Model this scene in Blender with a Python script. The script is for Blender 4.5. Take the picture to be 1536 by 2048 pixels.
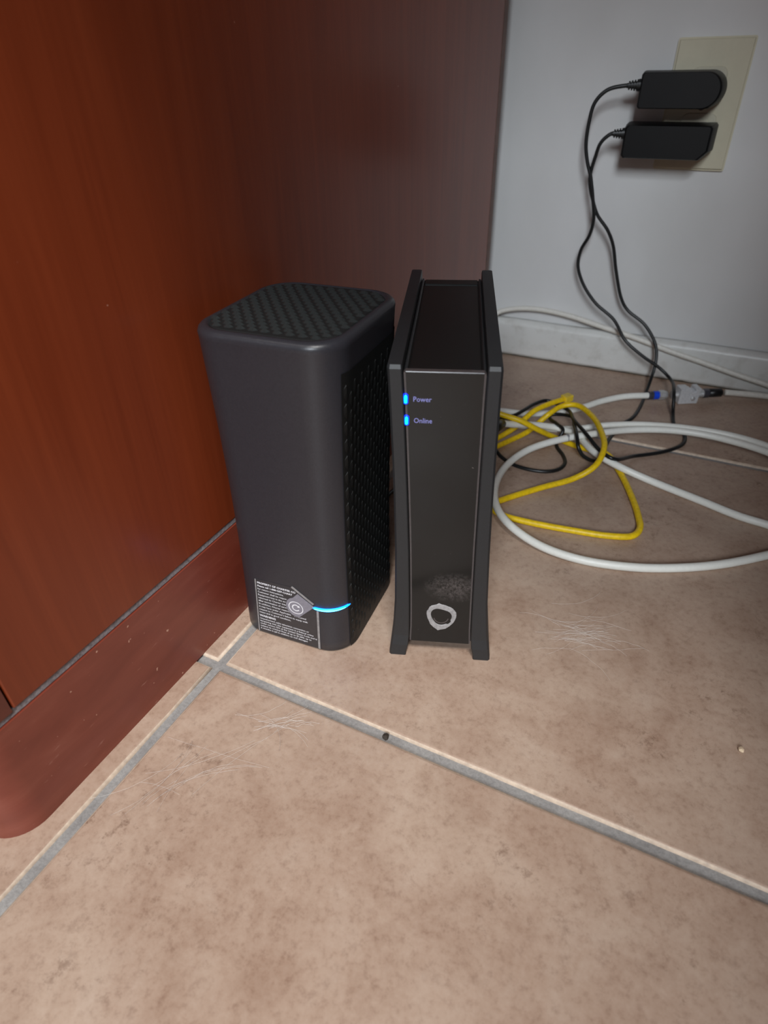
import bpy, bmesh, math, random
from mathutils import Vector, Matrix, noise

random.seed(7)
scene = bpy.context.scene
COL = scene.collection
for _o in list(bpy.data.objects):
    bpy.data.objects.remove(_o, do_unlink=True)

# ------------------------------------------------------------------ camera
cam_data = bpy.data.cameras.new('camera')
cam = bpy.data.objects.new('camera', cam_data)
COL.objects.link(cam)
scene.camera = cam
_r = Vector((0.89504459, 0.44559714, -0.01839505))
_u = Vector((-0.24634582, 0.52836151, 0.81249483))
_f = Vector((-0.37176461, 0.72268755, -0.58267811))
cam.matrix_world = Matrix(((_r.x, _u.x, -_f.x, 0.2501), (_r.y, _u.y, -_f.y, -0.2040),
                           (_r.z, _u.z, -_f.z, 0.3319), (0, 0, 0, 1)))
cam_data.sensor_fit = 'VERTICAL'
cam_data.sensor_height = 36.0
cam_data.lens = 1254.8 / 2048 * 36.0
cam_data.clip_start = 0.01
cam_data.dof.use_dof = True
cam_data.dof.focus_distance = 0.42
cam_data.dof.aperture_fstop = 9.0

# ------------------------------------------------------------------ world, lights, exposure
world = bpy.data.worlds.new('room_light')
scene.world = world
world.use_nodes = True
bg = world.node_tree.nodes['Background']
bg.inputs[0].default_value = (0.93, 0.96, 1.0, 1)
bg.inputs[1].default_value = 0.055


def area_light(name, loc, target, sx, sy, power, color):
    d = bpy.data.lights.new(name, 'AREA')
    d.shape = 'RECTANGLE'
    d.size, d.size_y = sx, sy
    d.energy, d.color = power, color
    o = bpy.data.objects.new(name, d)
    COL.objects.link(o)
    o.location = loc
    o.rotation_euler = (Vector(target) - Vector(loc)).to_track_quat('-Z', 'Y').to_euler()
    return o


area_light('window_daylight', (0.88, -2.70, 1.75), (0.12, 0.5, 0.2), 0.55, 0.85, 70, (0.86, 0.93, 1.0))
area_light('skylight', (0.75, -1.02, 2.45), (0.15, 0.0, 0.0), 0.55, 0.55, 62, (1.0, 0.98, 0.95))

vs = scene.view_settings
vs.view_transform = 'Standard'
vs.look = 'None'
vs.exposure = 0.0
vs.gamma = 1.0
vs.use_curve_mapping = False


# ------------------------------------------------------------------ helpers
def tag(o, label=None, cat=None, group=None, kind=None):
    if label: o['label'] = label
    if cat: o['category'] = cat
    if group: o['group'] = group
    if kind: o['kind'] = kind
    return o


def empty(name, loc=(0, 0, 0), rz=0.0):
    o = bpy.data.objects.new(name, None)
    o.empty_display_size = 0.02
    COL.objects.link(o)
    o.location = loc
    o.rotation_euler = (0, 0, rz)
    return o


def link(name, me, mats, parent=None, smooth=False, loc=None):
    for m in (mats if isinstance(mats, (list, tuple)) else [mats]):
        me.materials.append(m)
    if smooth:
        for p in me.polygons:
            p.use_smooth = True
    o = bpy.data.objects.new(name, me)
    COL.objects.link(o)
    if parent is not None:
        o.parent = parent
    if loc is not None:
        o.location = loc
    return o


def soften(o, ang=35):
    for p in o.data.polygons:
        p.use_smooth = True
    o.data.set_sharp_from_angle(angle=math.radians(ang))
    return o


def from_bm(bm, name='m'):
    bmesh.ops.recalc_face_normals(bm, faces=bm.faces[:])
    me = bpy.data.meshes.new(name)
    bm.to_mesh(me)
    bm.free()
    return me


def box_mesh(x0, x1, y0, y1, z0, z1, bev=0.0, seg=2):
    bm = bmesh.new()
    bmesh.ops.create_cube(bm, size=1.0)
    for v in bm.verts:
        v.co = Vector(((x0 + x1) / 2 + v.co.x * (x1 - x0), (y0 + y1) / 2 + v.co.y * (y1 - y0),
                       (z0 + z1) / 2 + v.co.z * (z1 - z0)))
    if bev > 0:
        bmesh.ops.bevel(bm, geom=bm.edges[:], offset=bev, segments=seg, profile=0.5, affect='EDGES')
    return from_bm(bm)


def prism_bm(poly, h0, h1, axis='Z', bev=0.0, seg=2):
    """poly: 2D outline; extruded along axis between h0 and h1."""
    bm = bmesh.new()

    def P(a, b, h):
        return {'Z': (a, b, h), 'Y': (a, h, b), 'X': (h, a, b)}[axis]
    lo = [bm.verts.new(P(a, b, h0)) for a, b in poly]
    hi = [bm.verts.new(P(a, b, h1)) for a, b in poly]
    n = len(poly)
    bm.faces.new(lo)
    bm.faces.new(hi)
    for i in range(n):
        bm.faces.new((lo[i], lo[(i + 1) % n], hi[(i + 1) % n], hi[i]))
    bmesh.ops.recalc_face_normals(bm, faces=bm.faces[:])
    if bev > 0:
        es = [e for e in bm.edges if len(e.link_faces) == 2 and e.calc_face_angle(0) > 0.7]
        bmesh.ops.bevel(bm, geom=es, offset=bev, segments=seg, profile=0.5, affect='EDGES')
    return bm


def rounded_rect(x0, x1, z0, z1, r, seg=6):
    """r: one radius or four (x1z1, x0z1, x0z0, x1z0)."""
    rr = r if isinstance(r, (tuple, list)) else (r,) * 4
    out = []
    for (cx, cz, a0), q in zip(((x1, z1, 0), (x0, z1, 90), (x0, z0, 180), (x1, z0, 270)), rr):
        sx = 1 if a0 in (0, 270) else -1
        sz = 1 if a0 in (0, 90) else -1
        for k in range(seg + 1):
            a = math.radians(a0 + 90 * k / seg)
            out.append((cx - sx * q + q * math.cos(a), cz - sz * q + q * math.sin(a)))
    return out


def loft_bm(rings, cap=True):
    bm = bmesh.new()
    R = [[bm.verts.new(p) for p in ring] for ring in rings]
    n = len(R[0])
    for a, b in zip(R, R[1:]):
        for i in range(n):
            bm.faces.new((a[i], a[(i + 1) % n], b[(i + 1) % n], b[i]))
    if cap:
        bm.faces.new(R[0])
        bm.faces.new(R[-1])
    return bm


def catmull(pts, sub=8):
    P = [Vector(p) for p in pts]
    P = [P[0] * 2 - P[1]] + P + [P[-1] * 2 - P[-2]]
    out = []
    for i in range(1, len(P) - 2):
        p0, p1, p2, p3 = P[i - 1:i + 3]
        t0 = 0.0
        t1 = t0 + max((p1 - p0).length, 1e-6) ** 0.5
        t2 = t1 + max((p2 - p1).length, 1e-6) ** 0.5
        t3 = t2 + max((p3 - p2).length, 1e-6) ** 0.5
        for k in range(sub):
            t = t1 + (t2 - t1) * k / sub
            a1 = p0 * ((t1 - t) / (t1 - t0)) + p1 * ((t - t0) / (t1 - t0))
            a2 = p1 * ((t2 - t) / (t2 - t1)) + p2 * ((t - t1) / (t2 - t1))
            a3 = p2 * ((t3 - t) / (t3 - t2)) + p3 * ((t - t2) / (t3 - t2))
            b1 = a1 * ((t2 - t) / (t2 - t0)) + a2 * ((t - t0) / (t2 - t0))
            b2 = a2 * ((t3 - t) / (t3 - t1)) + a3 * ((t - t1) / (t3 - t1))
            out.append(b1 * ((t2 - t) / (t2 - t1)) + b2 * ((t - t1) / (t2 - t1)))
    out.append(P[-2])
    return out


def tube_rings(path, rad, seg=12, flat=1.0):
    """sweep with a parallel-transport frame; rad may be a function of 0..1; returns rings."""
    n = len(path)
    T = [(path[min(i + 1, n - 1)] - path[max(i - 1, 0)]).normalized() for i in range(n)]
    ref = Vector((0, 0, 1)) if abs(T[0].z) < 0.9 else Vector((1, 0, 0))
    N = (ref - T[0] * ref.dot(T[0])).normalized()
    rings = []
    for i in range(n):
        if i:
            N = (N - T[i] * N.dot(T[i]))
            N.normalize()
        B = T[i].cross(N)
        q = rad(i / (n - 1)) if callable(rad) else rad
        rings.append([path[i] + N * (q * flat * math.cos(2 * math.pi * k / seg)) + B * (q * math.sin(2 * math.pi * k / seg))
                      for k in range(seg)])
    return rings


def tube(name, pts, rad, mat, parent=None, seg=12, sub=8, smooth_path=True, flat=1.0):
    path = catmull(pts, sub) if smooth_path else [Vector(p) for p in pts]
    me = from_bm(loft_bm(tube_rings(path, rad, seg, flat)))
    return link(name, me, mat, parent, smooth=True)


def turned(name, a, b, prof, mat, parent=None, seg=20, smooth=True):
    """solid of revolution about the line a->b; prof = [(distance along, radius), ...]"""
    a, b = Vector(a), Vector(b)
    T = (b - a).normalized()
    ref = Vector((0, 0, 1)) if abs(T.z) < 0.9 else Vector((1, 0, 0))
    N = (ref - T * ref.dot(T)).normalized()
    B = T.cross(N)
    rings = [[a + T * s + N * (q * math.cos(2 * math.pi * (k + .5) / seg)) + B * (q * math.sin(2 * math.pi * (k + .5) / seg))
              for k in range(seg)] for s, q in prof]
    me = from_bm(loft_bm(rings))
    o = link(name, me, mat, parent, smooth=smooth)
    return o


def text_mesh(body, size, bold=0.0, spacing=1.0):
    cu = bpy.data.curves.new('t', 'FONT')
    cu.body = body
    cu.size = size
    cu.offset = bold
    cu.space_character = spacing
    cu.resolution_u = 2
    ob = bpy.data.objects.new('t', cu)
    COL.objects.link(ob)
    bpy.context.view_layer.update()
    dg = bpy.context.evaluated_depsgraph_get()
    me = bpy.data.meshes.new_from_object(ob.evaluated_get(dg))
    bpy.data.objects.remove(ob, do_unlink=True)
    bpy.data.curves.remove(cu)
    return me


# ------------------------------------------------------------------ materials
def srgb(r, g, b):
    f = lambda c: (c / 255 / 12.92) if c <= 10 else ((c / 255 + 0.055) / 1.055) ** 2.4
    return (f(r), f(g), f(b), 1.0)


class Mat:
    def __init__(self, name, color, rough=0.5, **kw):
        self.m = bpy.data.materials.new(name)
        self.m.use_nodes = True
        self.nt = self.m.node_tree
        self.b = self.nt.nodes['Principled BSDF']
        self.b.inputs['Base Color'].default_value = color
        self.b.inputs['Roughness'].default_value = rough
        for k, v in kw.items():
            self.b.inputs[k.replace('_', ' ')].default_value = v
        self._pos = None

    def node(self, t, **kw):
        n = self.nt.nodes.new(t)
        for k, v in kw.items():
            setattr(n, k, v)
        return n

    def pos(self, scale=(1, 1, 1), obj=False, rnd=False):
        if obj:
            src = self.node('ShaderNodeTexCoord').outputs['Object']
        else:
            src = self.node('ShaderNodeNewGeometry').outputs['Position']
        if rnd:
            oi = self.node('ShaderNodeObjectInfo')
            mu = self.node('ShaderNodeMath', operation='MULTIPLY')
            mu.inputs[1].default_value = 37.0
            self.nt.links.new(oi.outputs['Random'], mu.inputs[0])
            ad = self.node('ShaderNodeVectorMath', operation='ADD')
            self.nt.links.new(src, ad.inputs[0])
            self.nt.links.new(mu.outputs[0], ad.inputs[1])
            src = ad.outputs[0]
        mp = self.node('ShaderNodeMapping')
        mp.inputs['Scale'].default_value = scale
        self.nt.links.new(src, mp.inputs[0])
        return mp.outputs[0]

    def noise(self, vec, scale, detail=4, rough=0.55, dist=0.0):
        n = self.node('ShaderNodeTexNoise')
        n.inputs['Scale'].default_value = scale
        n.inputs['Detail'].default_value = detail
        n.inputs['Roughness'].default_value = rough
        n.inputs['Distortion'].default_value = dist
        self.nt.links.new(vec, n.inputs['Vector'])
        return n.outputs['Fac']

    def ramp(self, fac, stops, interp='LINEAR'):
        r = self.node('ShaderNodeValToRGB')
        r.color_ramp.interpolation = interp
        el = r.color_ramp.elements
        while len(el) < len(stops):
            el.new(0.5)
        for e, (p, c) in zip(el, stops):
            e.position = p
            e.color = c if not isinstance(c, (int, float)) else (c, c, c, 1)
        self.nt.links.new(fac, r.inputs[0])
        return r.outputs[0]

    def mix(self, fac, a, b, mode='MIX'):
        m = self.node('ShaderNodeMix', data_type='RGBA', blend_type=mode)
        for sock, v in ((m.inputs[0], fac), (m.inputs[6], a), (m.inputs[7], b)):
            if hasattr(v, 'links'):
                self.nt.links.new(v, sock)
            else:
                sock.default_value = v
        return m.outputs[2]

    def color(self, out):
        self.nt.links.new(out, self.b.inputs['Base Color'])
        return self

    def roughness(self, out):
        self.nt.links.new(out, self.b.inputs['Roughness'])
        return self

    def bump(self, height, strength=0.2, dist=0.001):
        n = self.node('ShaderNodeBump')
        n.inputs['Strength'].default_value = strength
        n.inputs['Distance'].default_value = dist
        self.nt.links.new(height, n.inputs['Height'])
        self.nt.links.new(n.outputs[0], self.b.inputs['Normal'])
        return self


def mat_tile():
    M = Mat('glazed_tile', srgb(190, 160, 138), 0.42)
    p = M.pos(rnd=True)
    big = M.noise(p, 7.0, 5, 0.6, 0.6)
    mid = M.noise(p, 26.0, 6, 0.65, 0.4)
    fine = M.noise(p, 240.0, 5, 0.75)
    base = M.ramp(big, [(0.30, srgb(152, 122, 103)), (0.46, srgb(170, 143, 125)), (0.60, srgb(188, 165, 147)), (0.75, srgb(168, 138, 118))])
    blot = M.ramp(mid, [(0.36, srgb(134, 102, 83)), (0.52, srgb(176, 151, 133)), (0.70, srgb(194, 175, 159))])
    c = M.mix(0.42, base, blot)
    sp = M.ramp(fine, [(0.30, srgb(112, 82, 64)), (0.47, srgb(178, 152, 132)), (0.72, srgb(198, 176, 158))])
    c = M.mix(0.32, c, sp)
    spots = M.noise(p, 90.0, 6, 0.8)
    patch = M.noise(p, 11.0, 3, 0.5)
    sm = M.node('ShaderNodeMath', operation='MULTIPLY')
    M.nt.links.new(M.ramp(spots, [(0.56, 0), (0.66, 1)]), sm.inputs[0])
    M.nt.links.new(M.ramp(patch, [(0.46, 0), (0.62, 0.65)]), sm.inputs[1])
    c = M.mix(sm.outputs[0], c, srgb(104, 76, 58))
    M.color(c)
    M.roughness(M.ramp(mid, [(0.3, 0.36), (0.7, 0.52)]))
    M.bump(M.noise(p, 60.0, 4, 0.6), 0.18, 0.0015)
    return M.m


def mat_wood():
    M = Mat('lacquered_redwood', srgb(120, 48, 26), 0.42)
    p = M.pos((30, 30, 2.2))
    grain = M.noise(p, 1.6, 6, 0.6, 0.8)
    p2 = M.pos((160, 160, 6))
    fine = M.noise(p2, 2.0, 3, 0.6)
    c = M.ramp(grain, [(0.3, srgb(118, 49, 24)), (0.5, srgb(128, 55, 28)), (0.72, srgb(137, 61, 32))])
    c2 = M.ramp(fine, [(0.3, srgb(108, 43, 20)), (0.7, srgb(142, 66, 36))])
    c = M.mix(0.2, c, c2)
    p3 = M.pos((1, 1, 1))
    chips = M.ramp(M.noise(p3, 210.0, 2, 0.4), [(0.80, 0), (0.82, 0.8)])
    c = M.mix(chips, c, srgb(190, 140, 120))
    M.color(c)
    M.b.inputs['Coat Weight'].default_value = 0.5
    M.b.inputs['Coat Roughness'].default_value = 0.26
    M.b.inputs['Specular IOR Level'].default_value = 0.2
    M.bump(M.noise(M.pos((18, 18, 5)), 1.2, 3, 0.5), 0.08, 0.001)
    return M.m


def mat_rail():
    M = Mat('worn_redwood_rail', srgb(116, 52, 40), 0.45)
    p = M.pos((6, 6, 26))
    g = M.noise(p, 2.0, 5, 0.6, 0.4)
    c = M.ramp(g, [(0.3, srgb(114, 47, 32)), (0.55, srgb(127, 58, 42)), (0.75, srgb(138, 72, 56))])
    s = M.noise(M.pos((1, 26, 120)), 3.0, 2, 0.5)
    scr = M.ramp(s, [(0.70, 0), (0.76, 0.55)])
    c = M.mix(scr, c, srgb(168, 118, 104))
    chips = M.ramp(M.noise(M.pos(), 190.0, 2, 0.4), [(0.735, 0), (0.76, 1)])
    c = M.mix(chips, c, srgb(196, 150, 130))
    M.color(c)
    M.b.inputs['Coat Weight'].default_value = 0.4
    M.b.inputs['Coat Roughness'].default_value = 0.25
    return M.m


def mat_wall():
    M = Mat('white_wall_paint', srgb(214, 214, 212), 0.38)
    n = M.noise(M.pos((1, 1, 0.6)), 9.0, 4, 0.5)
    M.color(M.ramp(n, [(0.3, srgb(208, 208, 206)), (0.7, srgb(219, 219, 218))]))
    M.bump(M.noise(M.pos((1, 1, 0.5)), 30.0, 4, 0.5), 0.25, 0.0022)
    return M.m


def mat_base():
    M = Mat('white_baseboard_paint', srgb(212, 212, 208), 0.36)
    geo = M.pos()
    n = M.noise(geo, 60.0, 5, 0.6)
    c = M.ramp(n, [(0.25, srgb(196, 194, 188)), (0.5, srgb(213, 213, 209))])
    M.color(c)
    M.bump(M.noise(geo, 120.0, 3, 0.5), 0.3, 0.0012)
    return M.m


def mat_grout():
    M = Mat('grey_grout', srgb(140, 140, 142), 0.95)
    n = M.noise(M.pos(), 420.0, 5, 0.7)
    m = M.noise(M.pos(), 22.0, 4, 0.6)
    c = M.ramp(n, [(0.3, srgb(112, 110, 108)), (0.7, srgb(168, 165, 162))])
    d = M.ramp(m, [(0.3, srgb(114, 111, 110)), (0.65, srgb(164, 161, 158))])
    M.color(M.mix(0.5, c, d))
    M.bump(n, 0.5, 0.001)
    return M.m


def plain(name, rgb, rough=0.5, grain=0.06, scale=300.0, bump=0.0, **kw):
    """procedural plastic / paint: a base colour with a slight fine mottling."""
    M = Mat(name, srgb(*rgb), rough, **kw)
    n = M.noise(M.pos(), scale, 3, 0.6)
    a = tuple(max(0, int(c * (1 - grain))) for c in rgb)
    b = tuple(min(255, int(c * (1 + grain) + 1)) for c in rgb)
    M.color(M.ramp(n, [(0.3, srgb(*a)), (0.7, srgb(*b))]))
    if bump:
        M.bump(n, bump, 0.0004)
    return M.m


def glow(name, rgb, strength):
    M = Mat(name, srgb(*rgb), 0.4)
    M.b.inputs['Emission Color'].default_value = srgb(*rgb)
    M.b.inputs['Emission Strength'].default_value = strength
    return M.m


MT = dict(
    tile=mat_tile(), wood=mat_wood(), rail=mat_rail(), wall=mat_wall(), base=mat_base(), grout=mat_grout(),
    tile_edge=plain('worn_tile_rim', (198, 178, 158), 0.6, 0.08, 260),
    dust=plain('grey_groove_dust', (134, 128, 130), 0.95, 0.2, 500, 0.4),
    post=plain('dark_redwood_post', (92, 38, 26), 0.4, 0.1, 60, Coat_Weight=0.4, Coat_Roughness=0.2),
    strip=plain('brown_edge_band', (104, 74, 62), 0.5, 0.1, 80),
    router=plain('graphite_plastic', (46, 46, 51), 0.35, 0.05, 900, 0.10),
    router_top=plain('black_grille_plastic', (40, 44, 44), 0.32, 0.06, 900, 0.1),
    hole=plain('grille_hole_black', (7, 8, 8), 0.8, 0.1, 300),
    router_side=plain('black_side_plastic', (13, 15, 15), 0.55, 0.05, 700),
    sticker=plain('charcoal_sticker', (52, 51, 54), 0.32, 0.05, 500),
    film=plain('grey_film_edge', (142, 140, 140), 0.35, 0.08, 400),
    flap=plain('grey_sticker_flap', (132, 130, 140), 0.35, 0.04, 400),
    ink=plain('white_ink', (225, 225, 230), 0.6, 0.02, 400),
    blue=glow('blue_status_light', (10, 110, 255), 5.0),
    blue_core=glow('pale_blue_light_core', (70, 190, 255), 6.0),
    led=glow('blue_led_halo', (0, 40, 255), 3.0),  # wider glowing ring drawn in for the LED's blue halo
    led_core=glow('cyan_led_core', (0, 190, 255), 4.5),
    fin=plain('matte_black_plastic', (37, 39, 41), 0.48, 0.05, 900, 0.12),
    modem=plain('black_plastic_shell', (14, 15, 15), 0.45, 0.06, 700),
    modem_ink=plain('led_tinted_print', (140, 142, 205), 0.6, 0.02, 400),  # white print with the LED's blue glow put into its colour
    trim=plain('smoky_clear_edge', (74, 68, 68), 0.25, 0.06, 300),
    residue=plain('chalky_glue_residue', (156, 154, 154), 0.85, 0.10, 500, 0.4),
    plate=plain('almond_plastic', (204, 198, 174), 0.35, 0.008, 120),
    socket=plain('almond_socket_plastic', (196, 190, 168), 0.4, 0.02, 200),
    screw=plain('dull_screw_metal', (150, 148, 138), 0.35, 0.05, 300, Metallic=0.8),
    adapter=plain('black_adapter_plastic', (11, 12, 13), 0.45, 0.08, 500, 0.08, Specular_IOR_Level=0.3),
    cord=plain('black_cord_vinyl', (20, 22, 23), 0.38, 0.08, 500),
    coax=plain('white_coax_jacket', (236, 236, 228), 0.40, 0.012, 300),
    coax_old=plain('greyed_white_jacket', (220, 217, 208), 0.45, 0.03, 300),
    yellow=plain('yellow_cable_jacket', (238, 200, 22), 0.42, 0.06, 300),
    yellow_boot=plain('yellow_clear_plug', (226, 196, 60), 0.3, 0.06, 200),
    metal=plain('nickel_fitting', (206, 206, 206), 0.3, 0.06, 300, Metallic=0.5),
    zinc=plain('cast_zinc', (216, 218, 220), 0.42, 0.05, 500, 0.2, Metallic=0.3),
    blueband=plain('blue_fitting_band', (20, 72, 214), 0.35, 0.05, 300),
    greyband=plain('grey_fitting_sleeve', (92, 92, 100), 0.35, 0.05, 300, Metallic=0.6),
    grime=plain('dark_floor_grime', (60, 56, 42), 0.95, 0.35, 180),
    crumb=plain('pale_crumb', (214, 190, 160), 0.8, 0.1, 900),
    darkcrumb=plain('dark_crumb', (52, 44, 36), 0.8, 0.2, 900),
    hair=plain('white_pet_hair', (226, 220, 214), 0.5, 0.03, 300),
)


def mat_front():
    M = Mat('glossy_black_front', srgb(18, 18, 17), 0.16, Specular_IOR_Level=0.4)
    tc = M.node('ShaderNodeTexCoord')
    mp = M.node('ShaderNodeMapping')
    mp.inputs['Location'].default_value = (-0.041, 0, -0.062)
    M.nt.links.new(tc.outputs['Object'], mp.inputs[0])
    sc = M.node('ShaderNodeVectorMath', operation='MULTIPLY')
    sc.inputs[1].default_value = (50, 0, 75)
    M.nt.links.new(mp.outputs[0], sc.inputs[0])
    ln = M.node('ShaderNodeVectorMath', operation='LENGTH')
    M.nt.links.new(sc.outputs[0], ln.inputs[0])
    spot = M.ramp(ln.outputs['Value'], [(0.0, 0.75), (1.0, 0)])
    n = M.ramp(M.noise(M.pos(), 420.0, 6, 0.75), [(0.40, 0), (0.75, 0.7)])
    mu = M.node('ShaderNodeMath', operation='MULTIPLY')
    M.nt.links.new(spot, mu.inputs[0])
    M.nt.links.new(n, mu.inputs[1])
    sc2 = M.ramp(M.noise(M.pos(), 300.0, 2, 0.5), [(0.74, 0), (0.80, 0.35)])
    ad = M.node('ShaderNodeMath', operation='MAXIMUM')
    M.nt.links.new(mu.outputs[0], ad.inputs[0])
    M.nt.links.new(sc2, ad.inputs[1])
    M.color(M.mix(ad.outputs[0], srgb(18, 18, 17), srgb(150, 140, 138)))
    M.roughness(M.ramp(ad.outputs[0], [(0.0, 0.15), (0.6, 0.75)]))
    return M.m


MT['front'] = mat_front()

# ------------------------------------------------------------------ floor: grout bed with single tiles
PITCH, GAP, GX = 0.43, 0.0062, 0.0157
WALL_Y, BASE_Y = 0.6255, 0.6135

floor = link('floor', box_mesh(GX - 3 * PITCH, GX + 6 * PITCH, -5 * PITCH, WALL_Y + 0.05, -0.06, -0.0022), MT['grout'])
tag(floor, 'brown beige glazed tile floor with recessed grey grout lines', 'floor', kind='structure')


def tile_mesh(sx, sy, seed):
    """bevelled slab, slightly uneven rim; origin at its lower-left corner, top at z=0."""
    rnd = random.Random(seed)
    n = 10
    rim = []
    for side in range(4):
        for k in range(n):
            t = k / n
            rim.append([(t * sx, 0), (sx, t * sy), (sx - t * sx, sy), (0, sy - t * sy)][side])

    def inset(p, d):
        return (min(max(p[0], d), sx - d), min(max(p[1], d), sy - d))
    rings = []
    for d, z, jit in ((0.0, -0.012, 0), (0.0, -0.0026, 0.0003), (0.0004, -0.0010, 0.0003), (0.0014, -0.0002, 0.0004), (0.0026, 0.0, 0.0)):
        rings.append([(inset(p, d)[0] + rnd.uniform(-jit, jit), inset(p, d)[1] + rnd.uniform(-jit, jit), z) for p in rim])
    bm = bmesh.new()
    R = [[bm.verts.new(p) for p in ring] for ring in rings]
    m = len(rim)
    for j, (a, b) in enumerate(zip(R, R[1:])):
        for i in range(m):
            f = bm.faces.new((a[i], a[(i + 1) % m], b[(i + 1) % m], b[i]))
            f.material_index = 1 if j in (1, 2) else 0
            f.smooth = True
    bm.faces.new(R[-1])
    me = bpy.data.meshes.new('tile')
    bm.normal_update()
    bm.to_mesh(me)
    bm.free()
    me.materials.append(MT['tile'])
    me.materials.append(MT['tile_edge'])
    return me


full = [tile_mesh(PITCH - GAP, PITCH - GAP, s) for s in (1, 2, 3)]
cut = tile_mesh(PITCH - GAP, WALL_Y + 0.02 - PITCH - GAP / 2, 4)
for cxi in range(-3, 6):
    for ryi in range(-5, 2):
        me = cut if ryi == 1 else full[(cxi * 3 + ryi * 5) % 3]
        t = bpy.data.objects.new('tile', me)
        COL.objects.link(t)
        t.parent = floor
        t.location = (GX + cxi * PITCH + GAP / 2, ryi * PITCH + GAP / 2, 0)

# ------------------------------------------------------------------ back wall and baseboard
wall = link('wall_back', box_mesh(-1.3, 2.6, WALL_Y, WALL_Y + 0.1, -0.05, 2.4), MT['wall'])
tag(wall, 'white painted wall with a satin sheen behind the cables', 'wall', kind='structure')

rings = []
rnd = random.Random(3)
N = 420
for i in range(N + 1):
    x = -1.3 + 3.9 * i / N
    w = 0.0006 * noise.noise(Vector((x * 14, 0, 0)))
    jag = 0.0016 + 0.0012 * noise.noise(Vector((x * 90, 3, 0))) + rnd.uniform(-0.0003, 0.0003)
    rings.append([(x, WALL_Y - 0.0012, 0.0035), (x, BASE_Y + 0.0005, max(0.0004, jag)), (x, BASE_Y + w, 0.005), (x, BASE_Y + w * 0.6, 0.022),
                  (x, BASE_Y + w, 0.0405), (x, BASE_Y + 0.0016 + w, 0.0452), (x, BASE_Y + 0.0052, 0.0478 + w),
                  (x, WALL_Y - 0.0022, 0.0490 + w), (x, WALL_Y - 0.0012, 0.0470)])
bb = link('baseboard_back', from_bm(loft_bm(rings)), MT['base'], smooth=True)
tag(bb, 'low white painted baseboard with a ragged lower paint edge', 'baseboard', kind='structure')
gr = link('grime_line', box_mesh(-1.3, 2.6, BASE_Y + 0.0012, WALL_Y - 0.002, 0.0002, 0.0033), MT['grime'], bb)
for (x, z, s) in ((0.0905, 0.0225, 0.0022), (0.162, 0.0165, 0.0013), (0.030, 0.012, 0.001)):
    bm = bmesh.new()
    bmesh.ops.create_icosphere(bm, subdivisions=2, radius=s)
    for v in bm.verts:
        v.co = Vector((v.co.x + x, v.co.y * 0.45 + BASE_Y + 0.0002, v.co.z * 0.8 + z))
    link('paint_blob', from_bm(bm), MT['base'], bb, smooth=True)

# ------------------------------------------------------------------ desk (its left pedestal side fills the left of the view)
desk = empty('desk', (0, 0, 0))
tag(desk, 'glossy reddish-brown wooden desk pedestal with a dusty groove above its base rail', 'desk')
FR, RAD = -0.147, 0.022
XO = 0.47   # kneehole width, narrowed so the added pedestal shades floor and wall
FRR = -0.40   # front of the added unseen pedestal, drawn forward to block light


def corner_outline(x0, x1, yb, flip=False):
    """plan outline of a front corner piece, rounded towards the kneehole."""
    fr = FRR if flip else FR
    pts = [(x0, yb), (x0, fr)]
    for k in range(11):
        a = math.radians(-90 + 90 * k / 10)
        pts.append((x1 - RAD + RAD * math.cos(a), fr + RAD + RAD * math.sin(a)))
    pts.append((x1, yb))
    return [((XO - x, y) if flip else (x, y)) for x, y in pts]


for flip in (False, True):  # mirrored pass adds an unseen pedestal that shades the right side
    fx = (lambda x: XO - x) if flip else (lambda x: x)
    bm = prism_bm(corner_outline(-0.42, 0.0, 0.585, flip), 0.0, 0.0763)
    es = [e for e in bm.edges if abs(e.verts[0].co.z - 0.0763) < 1e-6 and abs(e.verts[1].co.z - 0.0763) < 1e-6]
    bmesh.ops.bevel(bm, geom=es, offset=0.0012, segments=2, affect='EDGES')
    o = soften(link('base_rail', from_bm(bm), MT['rail'], desk))
    o['label'] = 'scuffed lower rail with rounded front corner'
    bm = prism_bm(corner_outline(-0.42, 0.0, (FRR if flip else FR) + 0.0313, flip), 0.0795, 0.715)
    soften(link('corner_post', from_bm(bm), MT['post'], desk))
    a, b = sorted((fx(-0.018), fx(0.0)))
    link('side_panel', box_mesh(a, b, (FRR if flip else FR) + 0.0325, 0.5715, 0.0800, 0.715, 0.0010, 2), MT['wood'], desk)
    a, b = sorted((fx(-0.018), fx(-0.0009)))
    o = link('groove_dust', box_mesh(a, b, (FRR if flip else FR) + 0.017, 0.571, 0.0760, 0.0806), MT['dust'], desk)
    o['label'] = 'grey dust caught in the groove'
    a, b = sorted((fx(-0.016), fx(-0.0004)))
    link('back_strip', box_mesh(a, b, 0.5735, 0.586, 0.077, 0.715, 0.001, 2), MT['strip'], desk)
    a, b = sorted((fx(-0.42), fx(-0.019)))
    link('carcass', box_mesh(a, b, (FRR if flip else FR) + 0.037, 0.58, 0.0795, 0.715), MT['post'], desk)
link('unseen_desktop', from_bm(prism_bm([(-0.46, 0.600), (-0.46, FR - 0.03), (XO - 0.03, FR - 0.03), (XO - 0.03, FRR - 0.03), (XO + 0.46, FRR - 0.03), (XO + 0.46, 0.600)], 0.7155, 0.745, 'Z', 0.005, 3)), MT['wood'], desk)  # unseen top, added to keep the deep panel and upper wall dark

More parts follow.
